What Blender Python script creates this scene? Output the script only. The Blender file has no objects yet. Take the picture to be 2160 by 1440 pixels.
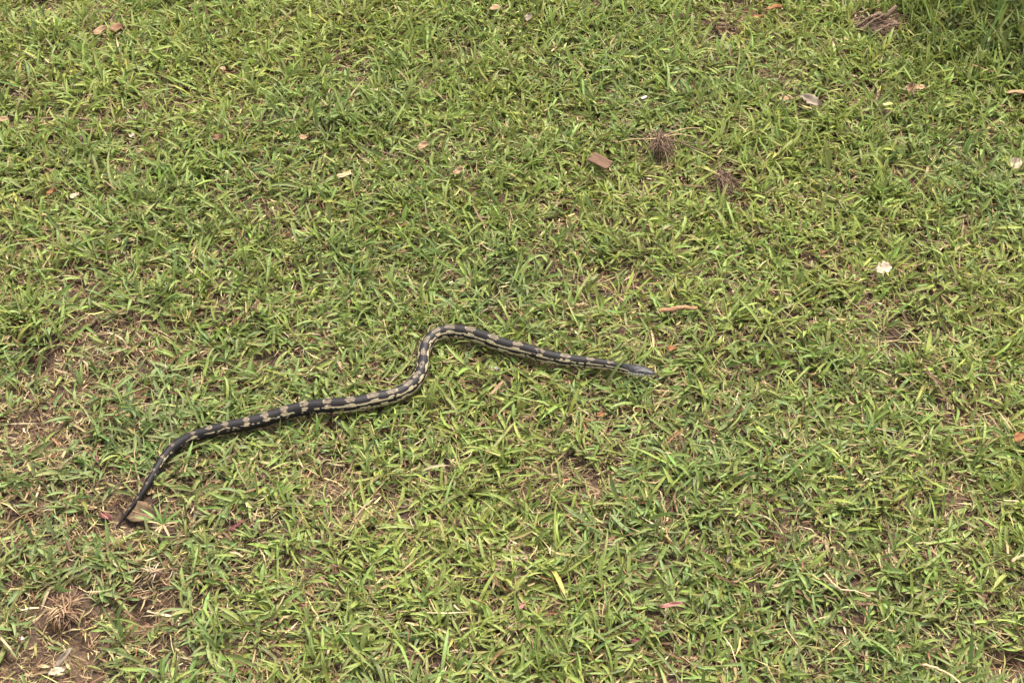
import bpy, math, random
import numpy as np
from mathutils import Vector

# ------------------------------------------------------------------ camera, sky, sun, exposure
scene = bpy.context.scene
C = scene.collection
CAM_H, PITCH, TANH = 1.72, math.radians(45.0), 18.0 / 50.0
cam_d = bpy.data.cameras.new('camera')
cam_d.lens, cam_d.sensor_width = 50.0, 36.0
cam_d.clip_start, cam_d.clip_end = 0.05, 2000.0
cam = bpy.data.objects.new('camera', cam_d)
C.objects.link(cam)
cam.location = (0, 0, CAM_H)
cam.rotation_euler = (math.radians(90) - PITCH, 0, 0)
scene.camera = cam

SUN_EL, SUN_AZ = math.radians(62), math.radians(25)      # high hazy sun, ahead of the camera and a little to the right
world = bpy.data.worlds.new('World')
scene.world = world
world.use_nodes = True
wn = world.node_tree
wn.nodes.clear()
sky = wn.nodes.new('ShaderNodeTexSky')
sky.sky_type = 'NISHITA'
sky.sun_disc = False
sky.sun_elevation = SUN_EL
sky.sun_rotation = SUN_AZ
sky.dust_density = 4.0
sky.air_density = 1.0
hs = wn.nodes.new('ShaderNodeHueSaturation')             # thin white overcast instead of clear blue
hs.inputs['Saturation'].default_value = 0.3
bg = wn.nodes.new('ShaderNodeBackground')
bg.inputs['Strength'].default_value = 0.10
wo = wn.nodes.new('ShaderNodeOutputWorld')
wn.links.new(sky.outputs[0], hs.inputs['Color'])
wn.links.new(hs.outputs[0], bg.inputs['Color'])
wn.links.new(bg.outputs[0], wo.inputs['Surface'])

sun_d = bpy.data.lights.new('sun', 'SUN')
sun_d.energy = 1.5
sun_d.angle = math.radians(11)
sun_d.color = (1.0, 0.93, 0.82)
sun = bpy.data.objects.new('sun', sun_d)
C.objects.link(sun)
sd = Vector((math.sin(SUN_AZ) * math.cos(SUN_EL), math.cos(SUN_AZ) * math.cos(SUN_EL), math.sin(SUN_EL)))
sun.rotation_euler = (-sd).to_track_quat('-Z', 'Y').to_euler()
sun.location = sd * 20

vs = scene.view_settings
vs.view_transform = 'Standard'
vs.look = 'None'
vs.gamma = 1.0
vs.use_curve_mapping = False
vs.exposure = 1.98

rng = np.random.default_rng(11)
random.seed(5)

# ------------------------------------------------------------------ helpers
_lat = np.random.default_rng(3).random((8, 256, 256))
def vnoise(x, y, scale, seed=0, octaves=3):
    x = np.asarray(x, float) / scale + 37.3 * seed + 100
    y = np.asarray(y, float) / scale + 11.7 * seed + 100
    out, amp, tot = 0, 1.0, 0
    for o in range(octaves):
        L = _lat[(seed + o) % 8]
        xi, yi = np.floor(x).astype(int), np.floor(y).astype(int)
        fx, fy = x - xi, y - yi
        fx, fy = fx * fx * (3 - 2 * fx), fy * fy * (3 - 2 * fy)
        a = L[xi % 256, yi % 256]; b = L[(xi + 1) % 256, yi % 256]
        c = L[xi % 256, (yi + 1) % 256]; d = L[(xi + 1) % 256, (yi + 1) % 256]
        out = out + amp * ((a * (1 - fx) + b * fx) * (1 - fy) + (c * (1 - fx) + d * fx) * fy)
        tot += amp
        amp *= 0.5
        x, y = x * 2.03, y * 2.03
    return out / tot

CP, SP = math.cos(PITCH), math.sin(PITCH)
def to_px(x, y, z=0.0):
    """world point -> photograph pixel (2160 wide)"""
    dx, dy, dz = x, y, z - CAM_H
    dep = np.maximum(dy * CP - dz * SP, 0.05)
    up = dy * SP + dz * CP
    return 1080 + 1080 * dx / dep / TANH, 720 - 1080 * up / dep / TANH

# worn / brown places of the lawn: x, y, half width, half height in photo pixels, strength
BROWN = [(130, 8, 130, 28, 1), (45, 150, 60, 25, .5), (450, 235, 70, 32, .8), (120, 255, 90, 16, .8), (270, 310, 60, 20, .4),
         (200, 615, 110, 38, .85), (265, 690, 120, 42, .85), (60, 620, 80, 24, .7), (110, 745, 50, 25, .8), (300, 745, 60, 30, .7),
         (570, 752, 55, 20, .7), (420, 760, 50, 20, .4), (70, 915, 70, 36, .9), (50, 1085, 85, 42, 1), (305, 1085, 95, 48, 1.1),
         (235, 1105, 60, 40, .9), (350, 1160, 60, 30, .8), (655, 1000, 70, 26, .8), (590, 830, 40, 15, .4), (770, 1055, 70, 40, .8),
         (500, 1110, 60, 30, .5), (300, 1265, 80, 55, 1.1), (150, 1320, 90, 70, 1.1), (170, 1390, 90, 50, 1), (40, 1400, 60, 40, .6),
         (440, 1250, 70, 30, .5), (310, 1365, 80, 30, .8), (560, 1395, 90, 35, .8), (420, 1400, 60, 30, .6), (520, 1200, 50, 30, .5),
         (940, 1210, 70, 26, .7), (985, 1240, 60, 26, .7), (1255, 1012, 65, 34, .9), (1130, 1280, 70, 30, .6), (870, 1395, 90, 45, .9),
         (1000, 1060, 40, 25, .3), (1640, 1135, 70, 45, .8), (1540, 1045, 70, 26, .7), (1860, 1110, 60, 35, .6), (1980, 1085, 60, 35, .8),
         (2030, 1045, 50, 26, .6), (2110, 1390, 90, 50, 1), (1880, 1320, 70, 30, .6), (1680, 1310, 60, 40, .6), (1720, 1395, 60, 35, .6),
         (1885, 690, 70, 35, .85), (1860, 640, 60, 25, .6), (1890, 735, 60, 30, .8), (2060, 870, 80, 30, .8), (2080, 650, 90, 35, .5),
         (1590, 805, 70, 20, .8), (1570, 765, 60, 25, .6), (1730, 560, 50, 15, .7), (1320, 572, 55, 24, .8), (1410, 330, 50, 40, .5),
         (1525, 395, 60, 30, .7), (1600, 440, 40, 20, .6), (1520, 65, 50, 26, .9), (1570, 30, 60, 25, .6), (1850, 75, 50, 26, .8),
         (1650, 130, 50, 16, .6), (750, 140, 60, 45, .6), (780, 115, 40, 25, .6), (1100, 105, 45, 22, .7), (1120, 145, 30, 16, .6),
         (1050, 45, 40, 20, .4), (1830, 215, 60, 18, .5), (2130, 270, 50, 25, .5), (920, 1010, 40, 15, .3), (1120, 1000, 40, 20, .4),
         (1430, 740, 40, 30, .5), (1000, 875, 50, 18, .3), (650, 600, 60, 25, .3), (1760, 1180, 60, 26, .4), (1180, 700, 60, 20, .3)]
HOLES = [(160, 1352, 26, 34), (290, 1285, 30, 20), (2118, 1388, 40, 20), (1893, 726, 30, 14), (75, 760, 26, 14), (40, 1085, 30, 16), (1845, 82, 26, 10), (1525, 72, 26, 9)]
def hollow(x, y):
    u, v = to_px(x, y, 0.0)
    b = np.zeros_like(u)
    for (cx, cy, rx, ry) in HOLES:
        b = np.maximum(b, np.exp(-((u - cx) / rx) ** 2 - ((v - cy) / ry) ** 2))
    return b
def brown(x, y):
    """0 lush .. 1 worn through, for ground positions"""
    u, v = to_px(x, y, 0.0)
    b = np.zeros_like(u)
    for (cx, cy, rx, ry, s) in BROWN:
        d = ((u - cx) / rx) ** 2 + ((v - cy) / ry) ** 2
        b = np.maximum(b, s * np.exp(-d * 0.8))
    n = vnoise(x, y, 0.16, 2, 4)
    out = 0.86 * b * (0.55 + 0.9 * n) + np.clip((n - 0.56) * 2.0, 0, 0.5)
    out = out + 0.27 * np.clip((900 - u) / 900, 0, 1) * np.clip((v - 480) / 500, 0, 1)     # thin turf round the tail end
    return np.clip(out + 1.2 * hollow(x, y), 0, 1.05)

CX0, CX1, CY0, CY1 = -1.375, 1.375, 0.85, 3.05        # the turf the photograph shows, with a margin
def ground_h(x, y):
    x = np.asarray(x, float); y = np.asarray(y, float)
    e = np.minimum(np.minimum(x - CX0, CX1 - x), np.minimum(y - CY0, CY1 - y))
    f = np.clip(e / 0.25, 0, 1); f = f * f * (3 - 2 * f)
    h = 0.035 * (vnoise(x, y, 0.45, 1, 2) - 0.5) + 0.016 * (vnoise(x, y, 0.10, 5, 2) - 0.5)
    return f * (h - 0.010 * brown(x, y) - 0.026 * hollow(x, y))

def P(px, py, up=0.0):
    """photo pixel -> the point `up` metres above the ground on that line of sight"""
    cx, cy = (px - 1080) / 1080 * TANH, -(py - 720) / 1080 * TANH
    d = np.array([cx, CP + cy * SP, -SP + cy * CP])
    z = up
    for _ in range(6):
        t = (z - CAM_H) / d[2]
        p = np.array([0, 0, CAM_H]) + d * t
        z = float(ground_h(p[0], p[1])) + up
    return np.array([p[0], p[1], z])
def px_m(p):
    """photo pixels per metre at a world point"""
    dep = p[1] * CP - (p[2] - CAM_H) * SP
    return 1080 / TANH / dep

def tag(o, label=None, cat=None, group=None, kind=None):
    if label: o['label'] = label
    if cat: o['category'] = cat
    if group: o['group'] = group
    if kind: o['kind'] = kind
    return o

def mesh_obj(name, verts, faces, mat, parent=None, smooth=True, cols=None, loc=None):
    me = bpy.data.meshes.new(name)
    verts = np.asarray(verts, np.float32).reshape(-1, 3)
    if loc is not None:
        verts = verts - np.asarray(loc, np.float32)
    if isinstance(faces, np.ndarray):
        k = faces.shape[1]
        me.vertices.add(len(verts)); me.vertices.foreach_set('co', verts.ravel())
        me.loops.add(faces.size); me.loops.foreach_set('vertex_index', faces.astype(np.int32).ravel())
        me.polygons.add(len(faces))
        me.polygons.foreach_set('loop_start', np.arange(0, faces.size, k, dtype=np.int32))
        me.update(calc_edges=True)
    else:
        me.from_pydata([tuple(map(float, v)) for v in verts], [], [tuple(f) for f in faces])
    if smooth:
        me.polygons.foreach_set('use_smooth', np.ones(len(me.polygons), bool))
    if cols is not None:
        a = me.color_attributes.new('tint', 'FLOAT_COLOR', 'POINT')
        c4 = np.ones((len(verts), 4), np.float32); c4[:, :3] = cols
        a.data.foreach_set('color', c4.ravel())
    me.materials.append(mat)
    me.update()
    o = bpy.data.objects.new(name, me)
    C.objects.link(o)
    if parent is not None:
        o.parent = parent
    elif loc is not None:
        o.location = tuple(map(float, loc))
    return o

# ------------------------------------------------------------------ materials
def mat_base(name):
    m = bpy.data.materials.new(name); m.use_nodes = True
    nt = m.node_tree; nt.nodes.clear()
    out = nt.nodes.new('ShaderNodeOutputMaterial')
    b = nt.nodes.new('ShaderNodeBsdfPrincipled')
    nt.links.new(b.outputs[0], out.inputs['Surface'])
    return m, nt, b, out

def foliage_mat(name, rough, spec, transl):
    m, nt, b, out = mat_base(name)
    at = nt.nodes.new('ShaderNodeAttribute'); at.attribute_name = 'tint'
    geo = nt.nodes.new('ShaderNodeNewGeometry')
    nz = nt.nodes.new('ShaderNodeTexNoise'); nz.inputs['Scale'].default_value = 260; nz.inputs['Detail'].default_value = 3
    nt.links.new(geo.outputs['Position'], nz.inputs['Vector'])
    mr = nt.nodes.new('ShaderNodeMapRange')
    mr.inputs[1].default_value = 0.3; mr.inputs[2].default_value = 0.7
    mr.inputs[3].default_value = 0.80; mr.inputs[4].default_value = 1.2
    nt.links.new(nz.outputs[0], mr.inputs[0])
    mul = nt.nodes.new('ShaderNodeMix'); mul.data_type = 'RGBA'; mul.blend_type = 'MULTIPLY'
    mul.inputs[0].default_value = 1.0
    nt.links.new(at.outputs['Color'], mul.inputs[6]); nt.links.new(mr.outputs[0], mul.inputs[7])
    nt.links.new(mul.outputs[2], b.inputs['Base Color'])
    b.inputs['Roughness'].default_value = rough
    b.inputs['Specular IOR Level'].default_value = spec
    tr = nt.nodes.new('ShaderNodeBsdfTranslucent')
    nt.links.new(mul.outputs[2], tr.inputs['Color'])
    mx = nt.nodes.new('ShaderNodeMixShader'); mx.inputs[0].default_value = transl
    nt.links.new(b.outputs[0], mx.inputs[1]); nt.links.new(tr.outputs[0], mx.inputs[2])
    nt.links.new(mx.outputs[0], out.inputs['Surface'])
    return m

M_grass = foliage_mat('grass_blade', 0.5, 0.3, 0.33)
M_thatch = foliage_mat('dry_straw', 0.75, 0.2, 0.12)

def soil_mat():
    m, nt, b, out = mat_base('dark_soil')
    tc = nt.nodes.new('ShaderNodeTexCoord')
    n1 = nt.nodes.new('ShaderNodeTexNoise'); n1.inputs['Scale'].default_value = 14; n1.inputs['Detail'].default_value = 8
    n2 = nt.nodes.new('ShaderNodeTexNoise'); n2.inputs['Scale'].default_value = 170; n2.inputs['Detail'].default_value = 6
    for n in (n1, n2): nt.links.new(tc.outputs['Object'], n.inputs['Vector'])
    mixf = nt.nodes.new('ShaderNodeMath'); mixf.operation = 'MULTIPLY_ADD'
    mixf.inputs[1].default_value = 0.55; nt.links.new(n1.outputs[0], mixf.inputs[0])
    m2 = nt.nodes.new('ShaderNodeMath'); m2.operation = 'MULTIPLY'; m2.inputs[1].default_value = 0.45
    nt.links.new(n2.outputs[0], m2.inputs[0]); nt.links.new(m2.outputs[0], mixf.inputs[2])
    cr = nt.nodes.new('ShaderNodeValToRGB')
    cr.color_ramp.elements[0].position = 0.33; cr.color_ramp.elements[0].color = (0.022, 0.014, 0.009, 1)
    cr.color_ramp.elements[1].position = 0.68; cr.color_ramp.elements[1].color = (0.15, 0.092, 0.055, 1)
    e = cr.color_ramp.elements.new(0.5); e.color = (0.07, 0.041, 0.024, 1)
    nt.links.new(mixf.outputs[0], cr.inputs[0]); nt.links.new(cr.outputs[0], b.inputs['Base Color'])
    b.inputs['Roughness'].default_value = 0.95
    bp = nt.nodes.new('ShaderNodeBump'); bp.inputs['Strength'].default_value = 0.9; bp.inputs['Distance'].default_value = 0.006
    nt.links.new(n2.outputs[0], bp.inputs['Height']); nt.links.new(bp.outputs[0], b.inputs['Normal'])
    return m
M_soil = soil_mat()

def litter_mat(name, c0, c1, rough=0.8, scale=120, stretch=(1, 1, 1), bump=0.5):
    m, nt, b, out = mat_base(name)
    tc = nt.nodes.new('ShaderNodeTexCoord')
    mp = nt.nodes.new('ShaderNodeMapping'); mp.inputs['Scale'].default_value = stretch
    nz = nt.nodes.new('ShaderNodeTexNoise'); nz.inputs['Scale'].default_value = scale; nz.inputs['Detail'].default_value = 6
    nz.inputs['Roughness'].default_value = 0.65
    nt.links.new(tc.outputs['Object'], mp.inputs[0]); nt.links.new(mp.outputs[0], nz.inputs['Vector'])
    cr = nt.nodes.new('ShaderNodeValToRGB')
    cr.color_ramp.elements[0].position = 0.33; cr.color_ramp.elements[0].color = (*c0, 1)
    cr.color_ramp.elements[1].position = 0.66; cr.color_ramp.elements[1].color = (*c1, 1)
    nt.links.new(nz.outputs[0], cr.inputs[0]); nt.links.new(cr.outputs[0], b.inputs['Base Color'])
    b.inputs['Roughness'].default_value = rough
    b.inputs['Specular IOR Level'].default_value = 0.25
    bp = nt.nodes.new('ShaderNodeBump'); bp.inputs['Strength'].default_value = bump; bp.inputs['Distance'].default_value = 0.0015
    nt.links.new(nz.outputs[0], bp.inputs['Height']); nt.links.new(bp.outputs[0], b.inputs['Normal'])
    return m
MT = {
    'tan':    litter_mat('tan_leaf', (0.22, 0.13, 0.07), (0.38, 0.25, 0.145)),
    'brown':  litter_mat('brown_leaf', (0.13, 0.065, 0.035), (0.27, 0.15, 0.085)),
    'rust':   litter_mat('rust_leaf', (0.15, 0.062, 0.022), (0.27, 0.125, 0.05)),
    'umber':  litter_mat('umber_leaf', (0.05, 0.032, 0.019), (0.19, 0.125, 0.068), 0.9, 70, (1, 1, 1), 1.0),
    'pale':   litter_mat('pale_leaf', (0.34, 0.26, 0.17), (0.54, 0.43, 0.30)),
    'grey':   litter_mat('grey_leaf', (0.14, 0.105, 0.075), (0.30, 0.24, 0.175)),
    'maroon': litter_mat('maroon_leaf', (0.07, 0.018, 0.018), (0.17, 0.055, 0.055)),
    'pink':   litter_mat('pink_blade', (0.24, 0.10, 0.085), (0.36, 0.18, 0.14)),
    'yellow': litter_mat('yellow_leaf', (0.42, 0.40, 0.10), (0.62, 0.58, 0.24)),
    'bark':   litter_mat('bark', (0.10, 0.056, 0.034), (0.17, 0.10, 0.063), 0.9, 60, (1, 4, 1), 0.7),
    'wood':   litter_mat('wood', (0.13, 0.062, 0.03), (0.40, 0.23, 0.12), 0.9, 70, (.4, 4, 4), 1.0),
    'root':   litter_mat('root', (0.085, 0.052, 0.033), (0.20, 0.13, 0.085), 0.9, 150, (1, 1, 1), 0.8),
    'straw':  litter_mat('straw_stem', (0.30, 0.20, 0.10), (0.50, 0.37, 0.21), 0.7, 80),
    'white':  litter_mat('white_chip', (0.60, 0.55, 0.48), (0.80, 0.76, 0.70), 0.7, 90),
    'clod':   litter_mat('root_clod', (0.06, 0.036, 0.024), (0.19, 0.12, 0.08), 0.95, 130, (1, 1, 1), 1.0),
}

# ------------------------------------------------------------------ ground: one sheet to the horizon
def axis_coords(a, b, step):
    core = np.arange(a, b + 1e-6, step)
    out, d, p = [], step, b
    while p < 320:
        d *= 1.35; p += d; out.append(p)
    lo, d, p = [], step, a
    while p > -320:
        d *= 1.35; p -= d; lo.append(p)
    return np.concatenate([np.array(lo)[::-1], core, np.array(out)])
gx, gy = axis_coords(CX0, CX1, 0.012), axis_coords(CY0, CY1, 0.012)
GX, GY = np.meshgrid(gx, gy)
GZ = ground_h(GX, GY)
nxg, nyg = len(gx), len(gy)
ii = np.arange(nyg - 1)[:, None] * nxg + np.arange(nxg - 1)[None, :]
gf = np.stack([ii, ii + 1, ii + 1 + nxg, ii + nxg], -1).reshape(-1, 4)
g = mesh_obj('ground', np.stack([GX, GY, GZ], -1), gf, M_soil)
tag(g, 'dark brown soil under the lawn showing through worn patches', 'ground', kind='structure')

# ------------------------------------------------------------------ the snake's line (needed before the turf: the blades make room for it)
SNAKE_PX = [  # x, y, thickness in photo pixels, from snout to tail tip
    (1380, 788, 12), (1374, 786.5, 17), (1362, 784, 19.5), (1349, 781.5, 23.5), (1336, 779.5, 24), (1322, 777.5, 21), (1300, 774.5, 19.5),
    (1260, 769, 22), (1210, 762, 24.5), (1160, 752, 26), (1110, 740, 27.5), (1060, 727, 28), (1010, 712, 28.5), (975, 702.5, 28.5),
    (945, 699, 28), (920, 705, 27), (902, 722, 26), (894, 744, 25.5), (892, 768, 26), (885, 793, 27), (866, 816, 29), (834, 832, 30),
    (790, 842, 31), (740, 850, 31.5), (690, 856, 31.5), (635, 866, 30.5), (580, 880, 29.5), (530, 892, 28), (480, 902, 26.5),
    (435, 911, 25), (398, 924, 23.5), (367, 944, 21.5), (344, 968, 19), (324, 998, 16.5), (306, 1028, 13.5), (290, 1053, 10.5),
    (274, 1076, 8), (260, 1094, 6), (249, 1108, 4), (243, 1117, 2)]
def catmull(pts, n):
    pts = np.asarray(pts, float)
    Pp = np.vstack([2 * pts[0] - pts[1], pts, 2 * pts[-1] - pts[-2]])
    out = []
    for i in range(1, len(Pp) - 2):
        a, b, c, d = Pp[i - 1], Pp[i], Pp[i + 1], Pp[i + 2]
        for t in np.linspace(0, 1, n, endpoint=False):
            out.append(0.5 * (2 * b + (c - a) * t + (2 * a - 5 * b + 4 * c - d) * t * t + (3 * b - a - 3 * c + d) * t ** 3))
    out.append(pts[-1])
    return np.array(out)
ctl = []
for (u, v, w) in SNAKE_PX:
    r = 0.53 * w / px_m(P(u, v, 0.02))
    lift = 0.0145 if u > 420 else 0.0145 - 0.0095 * min(1, (420 - u) / 150)
    if u > 1290: lift += 0.006 * min(1, (u - 1290) / 80)
    ctl.append((*P(u, v, lift + r), r))
ctl = np.array(ctl)
ctl[:, 2] = np.convolve(np.pad(ctl[:, 2], 2, mode='edge'), np.ones(5) / 5, 'valid')
fine = catmull(ctl, 30)
seg = np.linalg.norm(np.diff(fine[:, :3], axis=0), axis=1)
arc = np.concatenate([[0], np.cumsum(seg)])
SLEN = arc[-1]
print('snake length', SLEN, 'max diameter', 2 * ctl[:, 3].max())
S = np.arange(0, SLEN, 0.0009)
AX = np.stack([np.interp(S, arc, fine[:, k]) for k in range(4)], -1)      # x, y, z, radius

# ------------------------------------------------------------------ litter placements (footprints the blades make room for)
FOOT = []     # x, y, radius, height
def foot(p, r, dz=-0.002):
    FOOT.append((p[0], p[1], r, p[2] + dz))
# kind, material, px, py, length mm, width mm, heading deg (0 = to the right, 90 = away), height above soil mm, curl, tilt deg, label, category
LEAVES = [
 ('oval', 'tan', 212, 66, 34, 26, 10, 30, .5, 12, 'light tan oval dead leaf touching a browner dead leaf', 'leaf'),
 ('oval', 'brown', 246, 62, 32, 24, 40, 27, .7, -14, 'reddish brown dead leaf touching a light tan oval leaf', 'leaf'),
 ('chip', 'bark', 1266, 340, 48, 25, -44, 30, .25, 4, 'smooth brown oblong bark chip tilted in the grass beside a dry root tuft', 'bark chip'),
 ('ragged', 'pale', 1864, 567, 28, 22, 5, 30, .5, 14, 'pale beige torn leaf scrap alone in green grass', 'leaf'),
 ('oval', 'pale', 2142, 346, 24, 24, 60, 30, .7, 18, 'small round whitish dead leaf lying on the grass', 'leaf'),
 ('ragged', 'grey', 1711, 214, 52, 22, -48, 30, .9, 10, 'grey curled dead leaf standing on edge in grass', 'leaf'),
 ('oval', 'rust', 1634, 19, 38, 22, -8, 32, .6, 10, 'large rust orange dead leaf near the gnarled root', 'leaf'),
 ('oval', 'rust', 1598, 36, 26, 14, -20, 24, .6, 0, 'narrow rust orange leaf fragment next to a larger rust leaf', 'leaf'),
 ('oval', 'tan', 893, 307, 24, 17, 15, 28, .5, 10, 'pinkish tan oval leaf by itself in fresh grass', 'leaf'),
 ('chip', 'straw', 726, 368, 28, 10, 22, 26, .3, 4, 'small straw coloured wood chip pointing up a slope of grass', 'wood chip'),
 ('ragged', 'tan', 966, 361, 22, 11, 25, 26, .6, 8, 'tiny torn tan leaf bit on fresh grass near a pinkish leaf', 'leaf'),
 ('oval', 'grey', 1116, 38, 22, 18, 70, 28, .8, 20, 'small greyish cupped leaf beside a dark worn spot', 'leaf'),
 ('oval', 'tan', 1046, 18, 28, 20, 10, 26, .5, 8, 'faded tan leaf half sunk in long grass', 'leaf'),
 ('oval', 'tan', 1655, 210, 22, 16, 0, 26, .5, 6, 'small plain tan leaf close to a curled grey leaf', 'leaf'),
 ('oval', 'brown', 1922, 188, 26, 20, 60, 26, .8, 10, 'dull brown leaf paired with a pinkish tan scrap', 'leaf'),
 ('ragged', 'tan', 1942, 186, 20, 16, -20, 28, .5, 16, 'pinkish tan leaf scrap paired with a dull brown leaf', 'leaf'),
 ('ragged', 'tan', 2143, 198, 40, 20, -40, 28, .6, 14, 'torn beige leaf with pointed lobes near the long dark grass', 'leaf'),
 ('oval', 'white', 1359, 206, 12, 8, 10, 28, .4, 8, 'tiny white petal lying on light green grass', 'petal'),
 ('oval', 'yellow', 1873, 221, 20, 11, -10, 28, .5, 8, 'small pale yellow leaf on a straw patch', 'leaf'),
 ('oval', 'umber', 297, 1083, 62, 40, -24, 9, .45, 6, 'broad flat brown leaf lying on bare soil at the snake\'s tail', 'leaf'),
 ('oval', 'pink', 1416, 1275, 36, 8, 4, 26, .6, 6, 'long purplish pink dry grass leaf', 'dry leaf'),
 ('oval', 'pink', 1101, 1277, 14, 7, 50, 20, .5, 6, 'tiny rosy pink blade tip beside brown thatch', 'dry leaf'),
 ('oval', 'maroon', 1341, 1349, 14, 7, 10, 20, .5, 6, 'tiny crimson blade tip low among green blades', 'dry leaf'),
 ('oval', 'maroon', 224, 1089, 30, 13, -46, 14, .7, 8, 'dark maroon withered leaf beside the snake\'s tail tip', 'leaf'),
 ('oval', 'maroon', 205, 968, 22, 6, -55, 18, .6, 8, 'thin purple red dry leaf beyond the worn soil at the tail', 'dry leaf'),
 ('oval', 'tan', 1048, 819, 34, 7, 46, 24, .5, 10, 'slender tan dry blade lying inside the snake\'s bend', 'dry leaf'),
 ('ragged', 'rust', 1417, 735, 18, 12, -30, 20, .7, 12, 'small orange brown leaf scrap just beyond the snake\'s head', 'leaf'),
 ('oval', 'tan', 7, 253, 26, 14, 4, 24, .5, 6, 'tan leaf at the end of a dark lying stick', 'leaf'),
 ('oval', 'rust', 108, 404, 20, 12, 35, 22, .6, 8, 'small orange tan leaf beside a pale pinkish scrap', 'leaf'),
 ('ragged', 'pale', 157, 413, 20, 13, 0, 20, .5, 8, 'pale pinkish leaf scrap beside a small orange tan leaf', 'leaf'),
 ('oval', 'pale', 279, 286, 16, 12, -40, 22, .6, 14, 'whitish pink leaf fragment by a thin yellow straw', 'leaf'),
 ('oval', 'brown', 459, 290, 26, 16, -18, 24, .7, 10, 'chocolate brown leaf beside the worn hollow with twigs', 'leaf'),
 ('oval', 'tan', 470, 146, 20, 12, -50, 24, .6, 10, 'little light brown leaf away from the worn hollow with twigs', 'leaf'),
 ('oval', 'grey', 133, 1388, 40, 9, 56, 14, .8, 12, 'pale grey withered blade leaning over the bare hollow', 'dry leaf'),
 ('ragged', 'pale', 122, 1414, 26, 10, 20, 14, .9, 10, 'whitish curled husk beside the bare hollow', 'husk'),
 ('oval', 'straw', 95, 1404, 24, 5, -6, 14, .5, 4, 'short cream straw next to a whitish husk', 'straw'),
 ('oval', 'rust', 2150, 922, 22, 17, 50, 24, .7, 14, 'rust brown leaf alone in grass past a dark worn patch', 'leaf'),
 ('oval', 'grey', 1537, 1176, 16, 10, 86, 24, .9, 35, 'small grey upright seed husk in green grass', 'husk'),
 ('ragged', 'tan', 640, 290, 20, 12, 10, 22, .6, 8, 'tan leaf crumb in thin mown grass', 'leaf'),
 ('oval', 'rust', 1268, 873, 18, 9, 30, 20, .6, 8, 'orange brown dry leaf fragment beside the snake\'s neck', 'dry leaf'),
]
# material, path of photo pixels, start and end diameter mm, height mm, label, category
TWIGS = [
 ('wood', [(1390, 655), (1412, 653), (1440, 648), (1472, 649)], 11, 7, 28, 'reddish tan split stick lying flat beyond the snake\'s head', 'stick'),
 ('maroon', [(487, 1118), (500, 1108), (515, 1096)], 7, 4, 14, 'short reddish brown twig lying in thin grass', 'twig'),
 ('straw', [(1944, 1400), (1972, 1407), (2000, 1420), (2018, 1432), (2030, 1446)], 4, 3, 24, 'long bent straw stem beside a bare dark patch', 'straw'),
 ('root', [(52, 247), (90, 250), (130, 247), (192, 253)], 7, 4, 12, 'dark brown stick lying half buried in the turf', 'stick'),
 ('straw', [(1738, 1208), (1756, 1228), (1775, 1242), (1806, 1246), (1836, 1258)], 3, 2, 26, 'thin curving beige runner lying over the grass', 'straw'),
 ('wood', [(2050, 136), (2068, 144), (2096, 152)], 6, 4, 26, 'small orange brown twig at the edge of the long dark grass', 'twig'),
 ('root', [(365, 222), (395, 219), (432, 209)], 4, 3, 20, 'thin brown twig lying across the worn hollow', 'twig'),
 ('root', [(800, 318), (822, 326), (846, 333)], 5, 3, 18, 'thin dark twig end under fresh grass', 'twig'),
 ('straw', [(638, 985), (630, 968)], 3, 2, 18, 'white straw bit standing over a brown thatch spot', 'straw'),
 ('straw', [(2135, 1183), (2145, 1176), (2162, 1170)], 5, 4, 26, 'thick pale straw poking out of dense green grass', 'straw'),
 ('root', [(1950, 770), (1990, 830), (2012, 870)], 3, 2, 26, 'long thin brown grass stem leaning to a dark worn patch', 'twig'),
]
leaf_pos = []
for L in LEAVES:
    p = P(L[2], L[3], L[7] / 1000)
    leaf_pos.append(p)
    foot(p, max(0.006, 0.0005 * (L[4] * .55 + L[5] * .45)), -0.003)
twig_pos = []
for T in TWIGS:
    pts = np.array([P(u, v, T[4] / 1000) for (u, v) in T[1]])
    twig_pos.append(pts)
    for q in catmull(pts, 6): foot(q, 0.004, -0.002)
FOOT_BIG = [  # larger litter built below
    (P(1850, 62, 0.02), 0.045), (P(1392, 318, 0.02), 0.026), (P(1398, 300, .02), .022), (P(1522, 392, 0.02), 0.024), (P(140, 1300, 0.012), 0.042),
    (P(326, 1208, 0.015), 0.018), (P(345, 1105, 0.010), 0.022)]
for p, r in FOOT_BIG: foot(p, r, -0.004)
FOOT = np.array(FOOT)

# ------------------------------------------------------------------ turf
PAL = np.array([[0.268, 0.300, 0.064], [0.220, 0.268, 0.056], [0.180, 0.240, 0.056], [0.160, 0.216, 0.080],
                [0.098, 0.142, 0.032], [0.225, 0.222, 0.075]])
DRY = np.array([[0.34, 0.26, 0.13], [0.27, 0.185, 0.095], [0.42, 0.34, 0.20], [0.19, 0.115, 0.062], [0.12, 0.068, 0.040], [0.20, 0.095, 0.05], [0.30, 0.27, 0.095]])

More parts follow.
